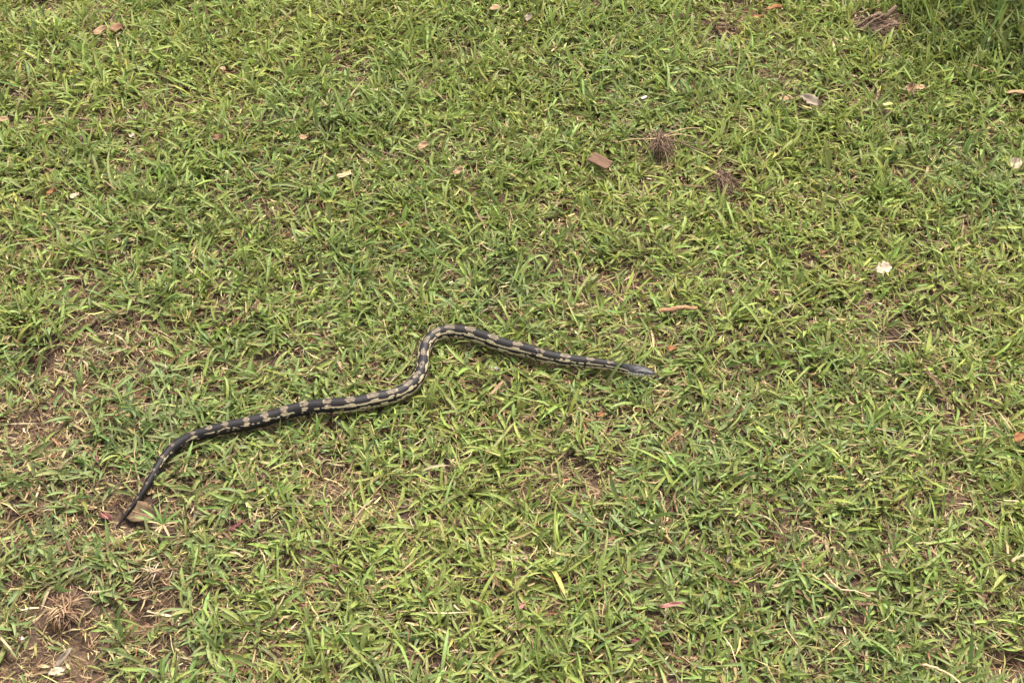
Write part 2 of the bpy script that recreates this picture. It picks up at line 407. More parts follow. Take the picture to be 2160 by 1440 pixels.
def blade_arrays(root, az, el, ln, wd, bend, roll, base_c, tip_c, low_c, hfun, fold=0.28, rows=4, swerve=None):
    """n grass blades of rows+1 stations, each station left / mid / right, last one the tip"""
    n = len(ln)
    t = np.linspace(0, 1, rows + 1)
    V = np.zeros((n, rows * 3 + 1, 3), np.float32)
    K = np.zeros((n, rows * 3 + 1, 3), np.float32)
    pos = root.copy()
    a = az.copy(); e = el.copy()
    prof = [0.62, 0.95, 1.0, 0.80] if rows == 4 else [0.75, 1.0, 0.75]
    tone = [0, .45, .8, .95]
    for k in range(rows + 1):
        d = np.stack([np.cos(a) * np.cos(e), np.sin(a) * np.cos(e), np.sin(e)], -1)
        side = np.stack([-np.sin(a), np.cos(a), np.zeros(n)], -1)
        nrm = np.cross(d, side)
        nrm = np.where(nrm[:, 2:3] < 0, -nrm, nrm)
        sv = side * np.cos(roll)[:, None] + nrm * np.sin(roll)[:, None]
        nv = np.cross(d, sv)
        if k < rows:
            w = (wd * prof[k] * 0.5)[:, None]
            V[:, 3 * k] = pos - sv * w
            V[:, 3 * k + 1] = pos - np.where(nv[:, 2:3] < 0, -nv, nv) * w * 2 * fold
            V[:, 3 * k + 2] = pos + sv * w
            f = np.clip(t[k] * 3, 0, 1)
            col = low_c * (1 - f) + base_c * f
            K[:, 3 * k:3 * k + 3] = col[:, None, :]
            K[:, 3 * k + 1] *= 1.12
        else:
            V[:, 3 * k] = pos
            K[:, 3 * k] = tip_c
        step = (ln / rows)[:, None]
        pos = pos + d * step
        e = e - bend / rows
        if swerve is not None: a = a + swerve / rows
    g0 = hfun(V[..., 0], V[..., 1])
    V[..., 2] = np.maximum(V[..., 2], g0 + 0.0015)
    base = np.arange(n)[:, None] * (rows * 3 + 1)
    q = []
    for k in range(rows - 1):
        o = 3 * k
        q += [[o, o + 1, o + 4, o + 3], [o + 1, o + 2, o + 5, o + 4]]
    o = 3 * (rows - 1)
    tri = []
    for f in q: tri += [[f[0], f[1], f[2]], [f[0], f[2], f[3]]]
    tri += [[o, o + 1, o + 3], [o + 1, o + 2, o + 3]]
    tri = np.array(tri)
    return V, K, tri

def assemble(parts):
    vs_, ks_, fs_, off = [], [], [], 0
    for V, K, tri in parts:
        n, m = V.shape[:2]
        vs_.append(V.reshape(-1, 3)); ks_.append(K.reshape(-1, 3))
        f = (np.arange(n)[:, None, None] * m + tri[None]).reshape(-1, 3) + off
        fs_.append(f); off += n * m
    return np.concatenate(vs_), np.concatenate(ks_), np.concatenate(fs_)

SUBAX = AX[::5]
def clear_of_things(V, seed):
    """mask of blades that neither pass through the snake nor lie over it or over the litter"""
    n = V.shape[0]
    keep = np.ones(n, bool)
    r2 = np.random.default_rng(seed)
    c = V.mean(1)
    # snake
    lo, hi = SUBAX[:, :2].min(0) - .08, SUBAX[:, :2].max(0) + .08
    idx = np.where((c[:, 0] > lo[0]) & (c[:, 0] < hi[0]) & (c[:, 1] > lo[1]) & (c[:, 1] < hi[1]))[0]
    for s in range(0, len(idx), 1500):
        ix = idx[s:s + 1500]
        dmin = np.min(np.linalg.norm(c[ix][:, None, :2] - SUBAX[None, :, :2], axis=2), 1)
        ix = ix[dmin < 0.06]
        if len(ix) == 0: continue
        v = V[ix].reshape(-1, 3)
        dif = v[:, None, :] - SUBAX[None, :, :3]
        dh = np.sqrt(dif[..., 0] ** 2 + dif[..., 1] ** 2)
        j = np.argmin(dh, 1)
        k = np.arange(len(v))
        rr = SUBAX[j, 3]
        hor = dh[k, j]; dz = dif[k, j, 2]
        inside = (hor ** 2 + dz ** 2) < (rr * 1.05) ** 2
        over = ((hor < rr * 0.80) & (dz > 0)) | ((hor < rr * 1.5) & (dz > -.35 * rr) & (r2.random(len(v)) < .25))
        m = V.shape[1]
        bad = inside.reshape(-1, m).any(1)
        ov = over.reshape(-1, m).any(1) & (r2.random(len(ix)) < 0.97)
        keep[ix[bad | ov]] = False
    for (x, y, r, z) in FOOT:
        near = np.where((np.abs(c[:, 0] - x) < r + .05) & (np.abs(c[:, 1] - y) < r + .05) & keep)[0]
        if len(near) == 0: continue
        v = V[near]
        hit = ((v[..., 0] - x) ** 2 + (v[..., 1] - y) ** 2 < r * r) & (v[..., 2] > z)
        keep[near[hit.any(1) & (r2.random(len(near)) < 0.95)]] = False
    return keep

def flat(x, y): return np.zeros_like(x)

def turf(x0, x1, y0, y1, tufts_m2, seed, hfun, field):
    r = np.random.default_rng(seed)
    nt = int((x1 - x0) * (y1 - y0) * tufts_m2)
    tx, ty = r.uniform(x0, x1, nt), r.uniform(y0, y1, nt)
    if field:
        br = brown(tx, ty)
        u, v = to_px(tx, ty)
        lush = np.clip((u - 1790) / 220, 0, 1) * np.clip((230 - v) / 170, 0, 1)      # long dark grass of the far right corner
        far = np.clip((900 - v) / 900, 0, 1)
        left = np.clip((1100 - u) / 1100, 0, 1) * np.clip((v - 500) / 500, 0, 1)
    else:
        br = np.clip((vnoise(tx, ty, .16, 2, 4) - .5) * 2.4, 0, .8); lush = np.zeros(nt); far = np.full(nt, .4); left = np.full(nt, .2)
    dens = np.clip(1.08 - 1.0 * br, 0.05, 1) * (0.78 + 0.3 * vnoise(tx, ty, 0.035, 6, 2))
    ok = r.random(nt) < dens
    tx, ty, br, lush, far, left = [a[ok] for a in (tx, ty, br, lush, far, left)]
    nt = len(tx)
    hue = .5 + .6 * (vnoise(tx, ty, 0.30, 4, 3) - .5)
    tall = vnoise(tx, ty, 0.12, 7, 2)
    nb = r.integers(3, 7, nt)
    rep = np.repeat(np.arange(nt), nb)
    n = len(rep)
    g = lambda a: a[rep]
    faz = r.uniform(0, 2 * np.pi, nt)
    az = g(faz) + r.normal(0, 0.9, n) + (r.random(n) < .35) * np.pi
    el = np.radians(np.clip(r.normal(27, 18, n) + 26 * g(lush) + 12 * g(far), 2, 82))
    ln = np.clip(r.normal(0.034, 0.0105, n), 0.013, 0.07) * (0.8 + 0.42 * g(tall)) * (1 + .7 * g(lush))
    ln = ln * np.where(r.random(n) < .08, 1.5, 1) * (1 + .08 * g(far))
    wd = np.clip(r.normal(0.0045, 0.0013, n), 0.0016, 0.0076) * (1 + .06 * g(left)) * (1 + .16 * g(far))
    bend = r.normal(0.75, 0.5, n)
    sw = r.normal(0, .5, n)
    roll = r.normal(0, 0.55, n)
    rad = r.uniform(0, 0.006, n)
    root = np.stack([g(tx) + rad * np.cos(az), g(ty) + rad * np.sin(az), np.zeros(n)], -1)
    root[:, 2] = hfun(root[:, 0], root[:, 1]) + r.uniform(0, .010, n) * (1 - .6 * g(br))
    # colours: yellow green higher up the picture, cooler green towards the tail end
    h = np.clip(g(hue) + 0.12 * r.normal(0, 1, n) + 0.16 * (g(far) - .45) - 0.14 * g(left) + .04, 0, 1)
    wgt = np.stack([np.exp(-((h - .78) / .18) ** 2), np.exp(-((h - .58) / .2) ** 2), np.exp(-((h - .42) / .2) ** 2),
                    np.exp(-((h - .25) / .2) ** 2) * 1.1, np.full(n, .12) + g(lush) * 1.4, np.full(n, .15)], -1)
    wgt *= r.gamma(1.2, 1, wgt.shape)
    wgt /= wgt.sum(1, keepdims=True)
    base = wgt @ PAL
    base *= r.lognormal(0, .18, (n, 1)) * np.array([1, 1, 1]) * np.exp(r.normal(0, .06, (n, 3)))
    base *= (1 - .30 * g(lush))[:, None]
    dead = r.random(n) < (0.07 + 0.25 * g(br))
    dc = DRY[r.integers(0, len(DRY), n)] * r.lognormal(0, .2, (n, 1))
    half = (r.random(n) < .35)[:, None]
    base = np.where(dead[:, None], np.where(half, base * .5 + dc * .4, dc), base)
    tip = np.where((r.random(n) < .18)[:, None], DRY[r.integers(0, 4, n)] * .8, base * 1.05)
    low = base * .45 + np.array([0.26, 0.21, 0.09]) * .5
    el = np.where(dead, el * .5, el); wd = np.where(dead, wd * .75, wd)
    return blade_arrays(root, az, el, ln, wd, bend, roll, base, tip, low, hfun, swerve=sw)

def thatch(x0, x1, y0, y1, per_m2, seed, hfun, field):
    r = np.random.default_rng(seed)
    n = int((x1 - x0) * (y1 - y0) * per_m2)
    x, y = r.uniform(x0, x1, n), r.uniform(y0, y1, n)
    br = brown(x, y) if field else np.full(n, .3)
    ok = r.random(n) < 0.66 + 0.4 * br - (1.1 * hollow(x, y) if field else 0) - 0.35 * (vnoise(x, y, .05, 3, 2) > .62)
    x, y, br = x[ok], y[ok], br[ok]; n = len(x)
    az = r.uniform(0, 2 * np.pi, n)
    el = np.radians(r.normal(4, 9, n))
    ln = np.clip(r.lognormal(math.log(.021), .5, n), .006, .07)
    wd = np.clip(r.lognormal(math.log(.0017), .45, n), .0006, .0045)
    root = np.stack([x, y, hfun(x, y) + r.uniform(.001, .016, n) * (1 - .5 * br)], -1)
    p = np.array([.20, .20, .07, .19, .13, .06, .15])
    c = DRY[r.choice(len(DRY), n, p=p)] * r.lognormal(0, .28, (n, 1))
    return blade_arrays(root, az, el, ln, wd, r.normal(.1, .6, n), r.normal(0, .7, n), c, c * .9, c * .85, hfun, fold=.2, rows=2, swerve=r.normal(0, .8, n))

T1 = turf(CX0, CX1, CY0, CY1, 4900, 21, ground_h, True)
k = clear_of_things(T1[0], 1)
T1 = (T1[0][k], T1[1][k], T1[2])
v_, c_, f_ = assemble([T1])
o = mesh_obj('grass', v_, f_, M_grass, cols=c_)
tag(o, 'short green lawn grass with broad blades around the snake', 'grass', kind='stuff')
print('grass blades', len(T1[0]), 'tris', len(f_))

T2 = thatch(CX0, CX1, CY0, CY1, 27000, 33, ground_h, True)
k = clear_of_things(T2[0], 2)
T2 = (T2[0][k], T2[1][k], T2[2])
v_, c_, f_ = assemble([T2])
o = mesh_obj('dry_thatch', v_, f_, M_thatch, cols=c_)
tag(o, 'brown and straw coloured dead grass thatch between the green blades', 'thatch', kind='stuff')
print('thatch', len(T2[0]), 'tris', len(f_))

# the lawn beyond the picture: one half-metre turf tile repeated with quarter turns
TS = 0.55
A = turf(-TS / 2, TS / 2, -TS / 2, TS / 2, 4200, 77, flat, False)
B = thatch(-TS / 2, TS / 2, -TS / 2, TS / 2, 14000, 78, flat, False)
v_, c_, f_ = assemble([A, B])
outer = mesh_obj('surrounding_grass', v_, f_, M_grass, cols=c_)
tag(outer, 'mown lawn grass continuing all round the snake\'s patch', 'grass', kind='stuff')
pts = []
nx = int(round((CX1 - CX0) / TS))
for i in range(-9, nx + 9):
    for j in range(-6, 22):
        x, y = CX0 + (i + .5) * TS, CY0 + (j + .5) * TS
        if CX0 < x < CX1 and CY0 < y < CY1: continue
        pts.append((x, y, 0.0))
print('tiles', len(pts), 'core fits', (CX1 - CX0) / TS, (CY1 - CY0) / TS)
pm = bpy.data.meshes.new('tile_points'); pm.from_pydata(pts, [], [])
ng = bpy.data.node_groups.new('repeat_turf', 'GeometryNodeTree')
ng.interface.new_socket('Geometry', in_out='INPUT', socket_type='NodeSocketGeometry')
ng.interface.new_socket('Geometry', in_out='OUTPUT', socket_type='NodeSocketGeometry')
gi, go = ng.nodes.new('NodeGroupInput'), ng.nodes.new('NodeGroupOutput')
inst = ng.nodes.new('GeometryNodeInstanceOnPoints')
grid_join = ng.nodes.new('GeometryNodeJoinGeometry')
def lat_points(w, h, nx_, ny_, ox, oy):
    gnode = ng.nodes.new('GeometryNodeMeshGrid')
    gnode.inputs['Size X'].default_value = w; gnode.inputs['Size Y'].default_value = h
    gnode.inputs['Vertices X'].default_value = nx_; gnode.inputs['Vertices Y'].default_value = ny_
    tf = ng.nodes.new('GeometryNodeTransform'); tf.inputs['Translation'].default_value = (ox, oy, 0)
    ng.links.new(gnode.outputs[0], tf.inputs[0])
    ng.links.new(tf.outputs[0], grid_join.inputs[0])
bpy.data.meshes.remove(pm)
ny = int(round((CY1 - CY0) / TS))
EX = 9; NYB, NYF = 6, 16
def block(i0, i1, j0, j1):
    ni, nj = i1 - i0, j1 - j0
    lat_points((ni - 1) * TS, (nj - 1) * TS, ni, nj, CX0 + (i0 + i1) / 2 * TS, CY0 + (j0 + j1) / 2 * TS)
block(-EX, nx + EX, -NYB, 0)
block(-EX, nx + EX, ny, ny + NYF)
block(-EX, 0, 0, ny)
block(nx, nx + EX, 0, ny)
rv = ng.nodes.new('FunctionNodeRandomValue'); rv.data_type = 'INT'
for s_ in rv.inputs:
    if s_.type == 'INT' and s_.name == 'Min': s_.default_value = 0
    if s_.type == 'INT' and s_.name == 'Max': s_.default_value = 3
mulr = ng.nodes.new('ShaderNodeMath'); mulr.operation = 'MULTIPLY'; mulr.inputs[1].default_value = math.pi / 2
cx = ng.nodes.new('ShaderNodeCombineXYZ')
iout = [s_ for s_ in rv.outputs if s_.type == 'INT'][0]
ng.links.new(iout, mulr.inputs[0]); ng.links.new(mulr.outputs[0], cx.inputs[2])
ng.links.new(grid_join.outputs[0], inst.inputs['Points'])
ng.links.new(gi.outputs[0], inst.inputs['Instance'])
ng.links.new(cx.outputs[0], inst.inputs['Rotation'])
ng.links.new(inst.outputs[0], go.inputs[0])
md = outer.modifiers.new('repeat_turf', 'NODES'); md.node_group = ng

# ------------------------------------------------------------------ the snake
def mat_snake():
    m, nt, b, out = mat_base('snake_scales')
    at = nt.nodes.new('ShaderNodeAttribute'); at.attribute_name = 'tint'
    nt.links.new(at.outputs['Color'], b.inputs['Base Color'])
    b.inputs['Roughness'].default_value = 0.44
    b.inputs['Specular IOR Level'].default_value = 0.2
    return m
M_snake = mat_snake()

SPOTS_PX = [(1287, 766), (1247, 760), (1194, 754), (1142, 740), (1094, 729), (1044, 716), (994, 699), (949, 691), (917, 702), (900, 725), (894, 752), (891, 780),
            (879, 800), (858, 816), (825, 830), (786, 839), (738, 843), (692, 848), (642, 856), (600, 869), (560, 882), (519, 892),
            (475, 900), (441, 905), (405, 916), (360, 939), (339, 965), (322, 993), (307, 1021), (287, 1047), (272, 1072)]
apx = np.stack(to_px(AX[:, 0], AX[:, 1], AX[:, 2]), -1)
SPOTS = np.array([S[np.argmin(np.hypot(apx[:, 0] - u, apx[:, 1] - v))] for u, v in SPOTS_PX])

NR = 108
NSC = 27                       # scale rows round the body
T = np.gradient(AX[:, :3], axis=0); T /= np.linalg.norm(T, axis=1, keepdims=True)
side = np.cross(T, np.array([0, 0, 1.0])); side /= np.linalg.norm(side, axis=1, keepdims=True)
upv = np.cross(side, T)
th = np.linspace(-np.pi, np.pi, NR, endpoint=False)        # 0 = back, + = the snake's right flank
rad = AX[:, 3].copy()
HL = 0.040                                               # head length
# head: flat-topped, wide at the jaw, narrowing to a blunt snout
wx = np.interp(S, [0, .002, .006, .013, .022, .030, .038, .050, .07], [.55, .80, .92, .96, 1.04, 1.12, 1.06, 1.0, 1.0])
wz = np.interp(S, [0, .002, .006, .013, .022, .030, .038, .050, .07], [.55, .72, .78, .80, .82, .84, .90, .97, 1.0])
S2, TH = np.meshgrid(S, th, indexing='ij')
ct, st = np.cos(TH), np.sin(TH)
body_f = np.clip((S2 - .03) / .03, 0, 1)
belly = np.where(ct < 0, 1 - .16 * ct * ct, 1.0)           # flattened belly
ridge = 1 + 0.035 * np.clip(ct, 0, 1) ** 3 * body_f        # slightly loaf-shaped back
headflat = 1 - 0.10 * np.clip(ct, 0, 1) ** 4 * (1 - body_f)
brow = 0.07 * np.exp(-((S2 - .0145) / .004) ** 2) * np.exp(-((np.abs(TH) - .85) / .3) ** 2)
# scales: hexagonal cells
sl = 0.0042
uu = S2 / sl; jj = (TH + np.pi) / (2 * np.pi) * NSC
row = np.floor(jj)
ua = uu + 0.5 * (row % 2)
ci = np.floor(ua)
fu, fj = ua - ci - .5, jj - row - .5
relief = (1 - np.clip((fu / .5) ** 2 * .6 + (fj / .5) ** 2 * .7, 0, 1.2)) + .35 * np.exp(-(fj / .10) ** 2) * (np.abs(TH) < 1.6)
relief = relief * 0.00032 * np.clip(rad[:, None] / .011, .2, 1) * np.clip((S2 - .034) / .012, .15, 1)
brr = rad[:, None]
X = brr * wx[:, None] * st * (1 + brow) * np.where(ct < 0, .98, 1)
Z = brr * wz[:, None] * ct * belly * ridge * headflat
nrmv = np.stack([st, ct], -1)
X = X + relief * nrmv[..., 0]; Z = Z + relief * nrmv[..., 1]
VX = AX[:, None, :3] + side[:, None, :] * X[..., None] + upv[:, None, :] * Z[..., None]
# colour pattern evaluated scale by scale
rs = np.random.default_rng(8)
hash_ = rs.random((int(uu.max()) + 4, NSC + 2))
hash2 = rs.random((int(uu.max()) + 4, NSC + 2))
cii = ci.astype(int); rowi = row.astype(int)
hv, hv2 = hash_[cii, rowi], hash2[cii, rowi]
sc = (ci + .5 - .5 * (row % 2)) * sl                       # arc position of the scale's centre
sc = sc * .6 + S2 * .4
tc_ = (row + .5) / NSC * 2 * np.pi - np.pi
tc_ = tc_ * .6 + TH * .4
ta = np.degrees(np.abs(tc_))
kidx = np.argmin(np.abs(sc.ravel()[:, None] - SPOTS[None, :]), 1).reshape(sc.shape)
ds = sc - SPOTS[kidx]
gap = np.gradient(SPOTS)[kidx]
phase = np.clip(np.abs(ds) / (gap * .5), 0, 1)             # 0 at a spot, 1 between two
rear = np.clip((sc - .62) / .12, 0, 1)
tailf = np.clip((sc - (SLEN - .30)) / .12, 0, 1)
neck = np.clip((.13 - sc) / .05, 0, 1)
jit = (hv - .5)
ink = np.array([0.0105, 0.0080, 0.0075]); tan_c = np.array([0.22, 0.172, 0.105]); cream = np.array([0.33, 0.27, 0.16]); spot_c = np.array([0.128, 0.096, 0.064])
fleck = np.array([0.10, 0.08, 0.06])
col = np.broadcast_to(ink, sc.shape + (3,)).copy() * (1 + .6 * (hv2[..., None] - .5))
def put(mask, c, var=.5):
    col[mask] = (c * (1 + var * (hv2[mask][:, None] - .5)))
stripe_up = 43 - 8 * np.cos(phase * np.pi) * (1 - neck) + 7 * jit
stripe_lo = 58 + 3 * np.cos(phase * np.pi * 2) + 7 * jit - 3 * rear
stripe_on = hv > (0.08 + .20 * rear + .22 * tailf)
put((ta > stripe_up) & (ta < stripe_lo) & stripe_on, cream)
put((ta > 66) & (ta < 92) & (hv < .16 * rear), tan_c * .8)
low_on = hv > (.10 + .45 * rear * (ta < 125))
put((ta > 80 + 6 * jit + 26 * rear - 4 * neck + 4 * np.cos(phase * np.pi) * (1 - neck)) & low_on, cream * 1.25)
put((ta > 96) & (hv2 < .35), fleck, .6)
half_len = np.where(sc < .62, .0088, .0062) * np.clip(rad[:, None] / .0115, .55, 1.1) * (1 - .35 * tailf)
half_ang = 23 + 8 * rear - 8 * neck - 14 * tailf
ell = (ds / half_len) ** 2 + (ta / half_ang) ** 2
put((ell < 1 + .5 * jit) & (hv > .05), spot_c, .6)
put((ell > .78 + .4 * jit) & (ell < 1.05 + .5 * jit) & (hv2 > .35), tan_c, .4)
bars = (np.abs(ds) < half_len * .75) & (ta > 28) & (ta < 52) & (hv < .6 * rear * (1 - tailf))
put(bars, tan_c * .8, .5)
# far end of the tail nearly black
put((sc > SLEN - .10) & (hv > .12) & (ell > 1), ink, .5)
# head shields and pale lips
hd = sc < HL
headc = np.array([0.026, 0.024, 0.025])
put(hd & (ta <= 60 + 6 * jit), headc, .9)
put(hd & (ta <= 60) & (hv > .62), headc * 2.4, .5)
lip = hd & (ta > 62) & (sc > .003)
put(lip, np.array([0.52, 0.46, 0.33]), .3)
put(lip & (ta < 84) & (np.mod(S2, .0046) < .0009), ink * 1.6, .2)
# post-ocular to neck blend
put((sc > HL - .010) & (sc < HL + .012) & (ta < 46) & (hv > .35), headc * .8, .6)
edge = np.maximum(np.abs(fu), np.abs(fj)) > .42
col[edge] *= 0.82
n_s = len(S)
ring = np.arange(n_s - 1)[:, None] * NR + np.arange(NR)[None, :]
nxt = np.arange(n_s - 1)[:, None] * NR + (np.arange(NR)[None, :] + 1) % NR
sf = np.stack([ring, nxt, nxt + NR, ring + NR], -1).reshape(-1, 4)
sv_ = VX.reshape(-1, 3); sc_ = col.reshape(-1, 3)
# close snout and tail
nose = AX[0, :3] - T[0] * AX[0, 3] * .45; tailp = AX[-1, :3] + T[-1] * .002
sv_ = np.vstack([sv_, nose, tailp]); sc_ = np.vstack([sc_, headc, ink])
cap = [(0 + (i + 1) % NR, i, n_s * NR, n_s * NR) for i in range(NR)]
capT = [((n_s - 1) * NR + i, (n_s - 1) * NR + (i + 1) % NR, n_s * NR + 1) for i in range(NR)]
mid = AX[len(AX) // 2, :3]
snake = bpy.data.objects.new('snake', None); C.objects.link(snake)
base = np.array([mid[0], mid[1], ground_h(mid[0], mid[1])])
snake.location = tuple(map(float, base))
snake.empty_display_size = 0.05
tag(snake, 'dark charcoal snake with tan back spots and cream side stripes crossing the lawn', 'snake')
tri = np.concatenate([sf[:, [0, 1, 2]], sf[:, [0, 2, 3]], np.array([[a, b, c] for a, b, c, _ in cap]), np.array(capT)])
mesh_obj('body', sv_, tri, M_snake, parent=snake, cols=sc_, loc=base)

def simple_mat(name, c, rough, spec=.5):
    m, nt, b, out = mat_base(name)
    b.inputs['Base Color'].default_value = (*c, 1); b.inputs['Roughness'].default_value = rough
    b.inputs['Specular IOR Level'].default_value = spec
    return m
M_eye = simple_mat('eye_black', (0.012, 0.010, 0.010), 0.08, .6)
M_tongue = simple_mat('tongue', (0.02, 0.012, 0.014), 0.35)

def sphere(c, r, nu=14, nv=9, sq=(1, 1, 1)):
    vs_, fs_ = [], []
    for i in range(nv + 1):
        p = math.pi * i / nv
        for j in range(nu):
            q = 2 * math.pi * j / nu
            vs_.append((c[0] + r * sq[0] * math.sin(p) * math.cos(q), c[1] + r * sq[1] * math.sin(p) * math.sin(q), c[2] + r * sq[2] * math.cos(p)))
    for i in range(nv):
        for j in range(nu):
            a, b = i * nu + j, i * nu + (j + 1) % nu
            fs_.append((a, a + nu, b + nu, b))
    return vs_, fs_
ie = int(.0135 / .0009)
for sg in (1, -1):
    a = math.radians(56) * sg
    c = AX[ie, :3] + side[ie] * math.sin(a) * AX[ie, 3] * wx[ie] * .97 + upv[ie] * math.cos(a) * AX[ie, 3] * wz[ie] * .97
    vv, ff = sphere(c, .0021)
    mesh_obj('eye', vv, ff, M_eye, parent=snake, loc=base)

def tube(path, r0, r1, nside=7, wob=0.0, seed=0, flat_=1.0):
    path = np.asarray(path, float)
    n = len(path)
    t = np.gradient(path, axis=0); t /= np.maximum(np.linalg.norm(t, axis=1, keepdims=True), 1e-9)
    ref = np.array([0, 0, 1.0]) if abs(t[0][2]) < .85 else np.array([1.0, 0, 0])
    s_ = np.cross(t, ref); s_ /= np.maximum(np.linalg.norm(s_, axis=1, keepdims=True), 1e-9)
    u_ = np.cross(s_, t)
    rr = np.linspace(r0, r1, n)
    rg = np.random.default_rng(seed)
    a = np.linspace(0, 2 * np.pi, nside, endpoint=False)
    vs_, fs_ = [], []
    for i in range(n):
        for j in range(nside):
            w = rr[i] * (1 + wob * rg.normal())
            vs_.append(path[i] + s_[i] * math.cos(a[j]) * w + u_[i] * math.sin(a[j]) * w * flat_)
    for i in range(n - 1):
        for j in range(nside):
            p, q = i * nside + j, i * nside + (j + 1) % nside
            fs_.append((p, q, q + nside, p + nside))
    fs_.append(tuple(range(nside))[::-1]); fs_.append(tuple(range((n - 1) * nside, n * nside)))
    return vs_, fs_
tg = [nose - np.array([0, 0, .0015]) + T[0] * .002, nose - T[0] * .003 - np.array([0, 0, .0025]), nose - T[0] * .005 - np.array([0, 0, .006]), nose - T[0] * .0055 - np.array([0, 0, .011])]
fork = tg[-1]
tv, tf_ = tube(catmull(tg, 5), .0008, .0006, 6)
f0 = len(tv)
for sg in (1, -1):
    fv, ff = tube([fork + np.array([0, 0, .0005]), fork + side[0] * sg * .0018 + np.array([0.001, 0, -.0025]), fork + side[0] * sg * .0035 + np.array([.002, 0, -.004])], .0005, .0002, 5)
    tf_ = tf_ + [tuple(i + len(tv) for i in f) for f in ff]; tv = tv + fv
mesh_obj('tongue', tv, tf_, M_tongue, parent=snake, loc=base)

# ------------------------------------------------------------------ litter
def leaf_geo(kind, ln, wd, curl, seed, thick=.0005):
    r = np.random.default_rng(seed)
    nl, nw = 13, 7
    t = np.linspace(0, 1, nl)
    if kind == 'oval':
        prof = np.sin(np.pi * np.clip(t * .94 + .03, 0, 1)) ** .75 * (1 - .22 * t)
    elif kind == 'chip':
        prof = np.clip(np.minimum(t / .05, (1 - t) / .05), .9, 1) * (1 - .12 * t)
    else:
        prof = np.sin(np.pi * np.clip(t * .9 + .05, 0, 1)) ** .6 * (.72 + .5 * r.random(nl))
    rag = {'oval': .04, 'chip': .03, 'ragged': .16}[kind]
    V = np.zeros((nl, nw, 3))
    ph = r.uniform(0, 6)
    for i in range(nl):
        l_, r_ = 1 + rag * r.normal(), 1 + rag * r.normal()
        for j in range(nw):
            s_ = j / (nw - 1) * 2 - 1
            w = prof[i] * wd / 2 * (l_ if s_ < 0 else r_) * s_
            z = curl * wd * .35 * s_ * s_ * (.6 + .6 * t[i]) + curl * ln * .10 * math.sin(t[i] * 3 + ph) + curl * .0012 * math.sin(9 * t[i] + 3 * s_ + ph)
            if kind != 'chip': z -= curl * .0010 * (abs(s_) < .2)
            V[i, j] = ((t[i] - .5) * ln, w, z)
    top = V.reshape(-1, 3)
    bot = top.copy(); bot[:, 2] -= thick
    f = []
    N = nl * nw
    for i in range(nl - 1):
        for j in range(nw - 1):
            a = i * nw + j
            f.append((a, a + nw, a + nw + 1, a + 1)[::-1]); f.append((N + a, N + a + nw, N + a + nw + 1, N + a + 1))
    rim = [j for j in range(nw)] + [i * nw + nw - 1 for i in range(1, nl)] + [(nl - 1) * nw + j for j in range(nw - 2, -1, -1)] + [i * nw for i in range(nl - 2, 0, -1)]
    for a, b in zip(rim, rim[1:] + rim[:1]): f.append((a, b, N + b, N + a)[::-1])
    midline = V[:, nw // 2]
    return np.vstack([top, bot]), f, midline
def rotm(heading, tilt, roll=0):
    from mathutils import Euler
    return Euler((math.radians(roll), -math.radians(tilt), math.radians(heading)), 'XYZ')
LEAF_NAME = {'leaf': 'dead_leaf', 'bark chip': 'bark_chip', 'wood chip': 'wood_chip', 'petal': 'petal', 'dry leaf': 'dry_grass_leaf', 'husk': 'husk', 'straw': 'straw'}
for i, (kind, mt, u, v, ln, wd, hd_, up_, curl, tilt, label, cat) in enumerate(LEAVES):
    p = leaf_pos[i]
    V, F, midl = leaf_geo(kind, ln / 1000, wd / 1000, curl, 100 + i, .0028 if kind == 'chip' else .0006)
    rot = rotm(hd_, tilt, random.uniform(-10, 18))
    if cat == 'leaf' and ln >= 24 and kind == 'oval':
        root = bpy.data.objects.new('dead_leaf', None); C.objects.link(root); root.empty_display_size = .02
        root.location = tuple(map(float, p)); root.rotation_euler = rot
        mesh_obj('leaf_blade', V, F, MT[mt], parent=root)
        path = [midl[0] + np.array([-ln * .00022, .0006, .0006])] + [m + np.array([0, 0, .0002]) for m in midl[:-1]]
        tv, tf_ = tube(path, .0008, .0003, 5)
        mesh_obj('midrib', tv, tf_, MT['straw' if mt != 'brown' else 'root'], parent=root)
        tag(root, label, cat)
    else:
        o = mesh_obj(LEAF_NAME[cat], V, F, MT[mt])
        o.location = tuple(map(float, p)); o.rotation_euler = rot
        tag(o, label, cat)

for i, (mt, pxs, d0, d1, up_, label, cat) in enumerate(TWIGS):
    path = catmull(twig_pos[i], 6)
    r = np.random.default_rng(300 + i)
    path = path + r.normal(0, .0004, path.shape)
    path = path - 0
    tv, tf_ = tube(path, d0 / 2000, d1 / 2000, 8, .24 if mt == 'wood' else .12, 300 + i, .6)
    c = path.mean(0)
    o = mesh_obj({'straw': 'dry_straw'}.get(cat, cat), np.array(tv), tf_, MT[mt], loc=c)
    tag(o, label, cat)

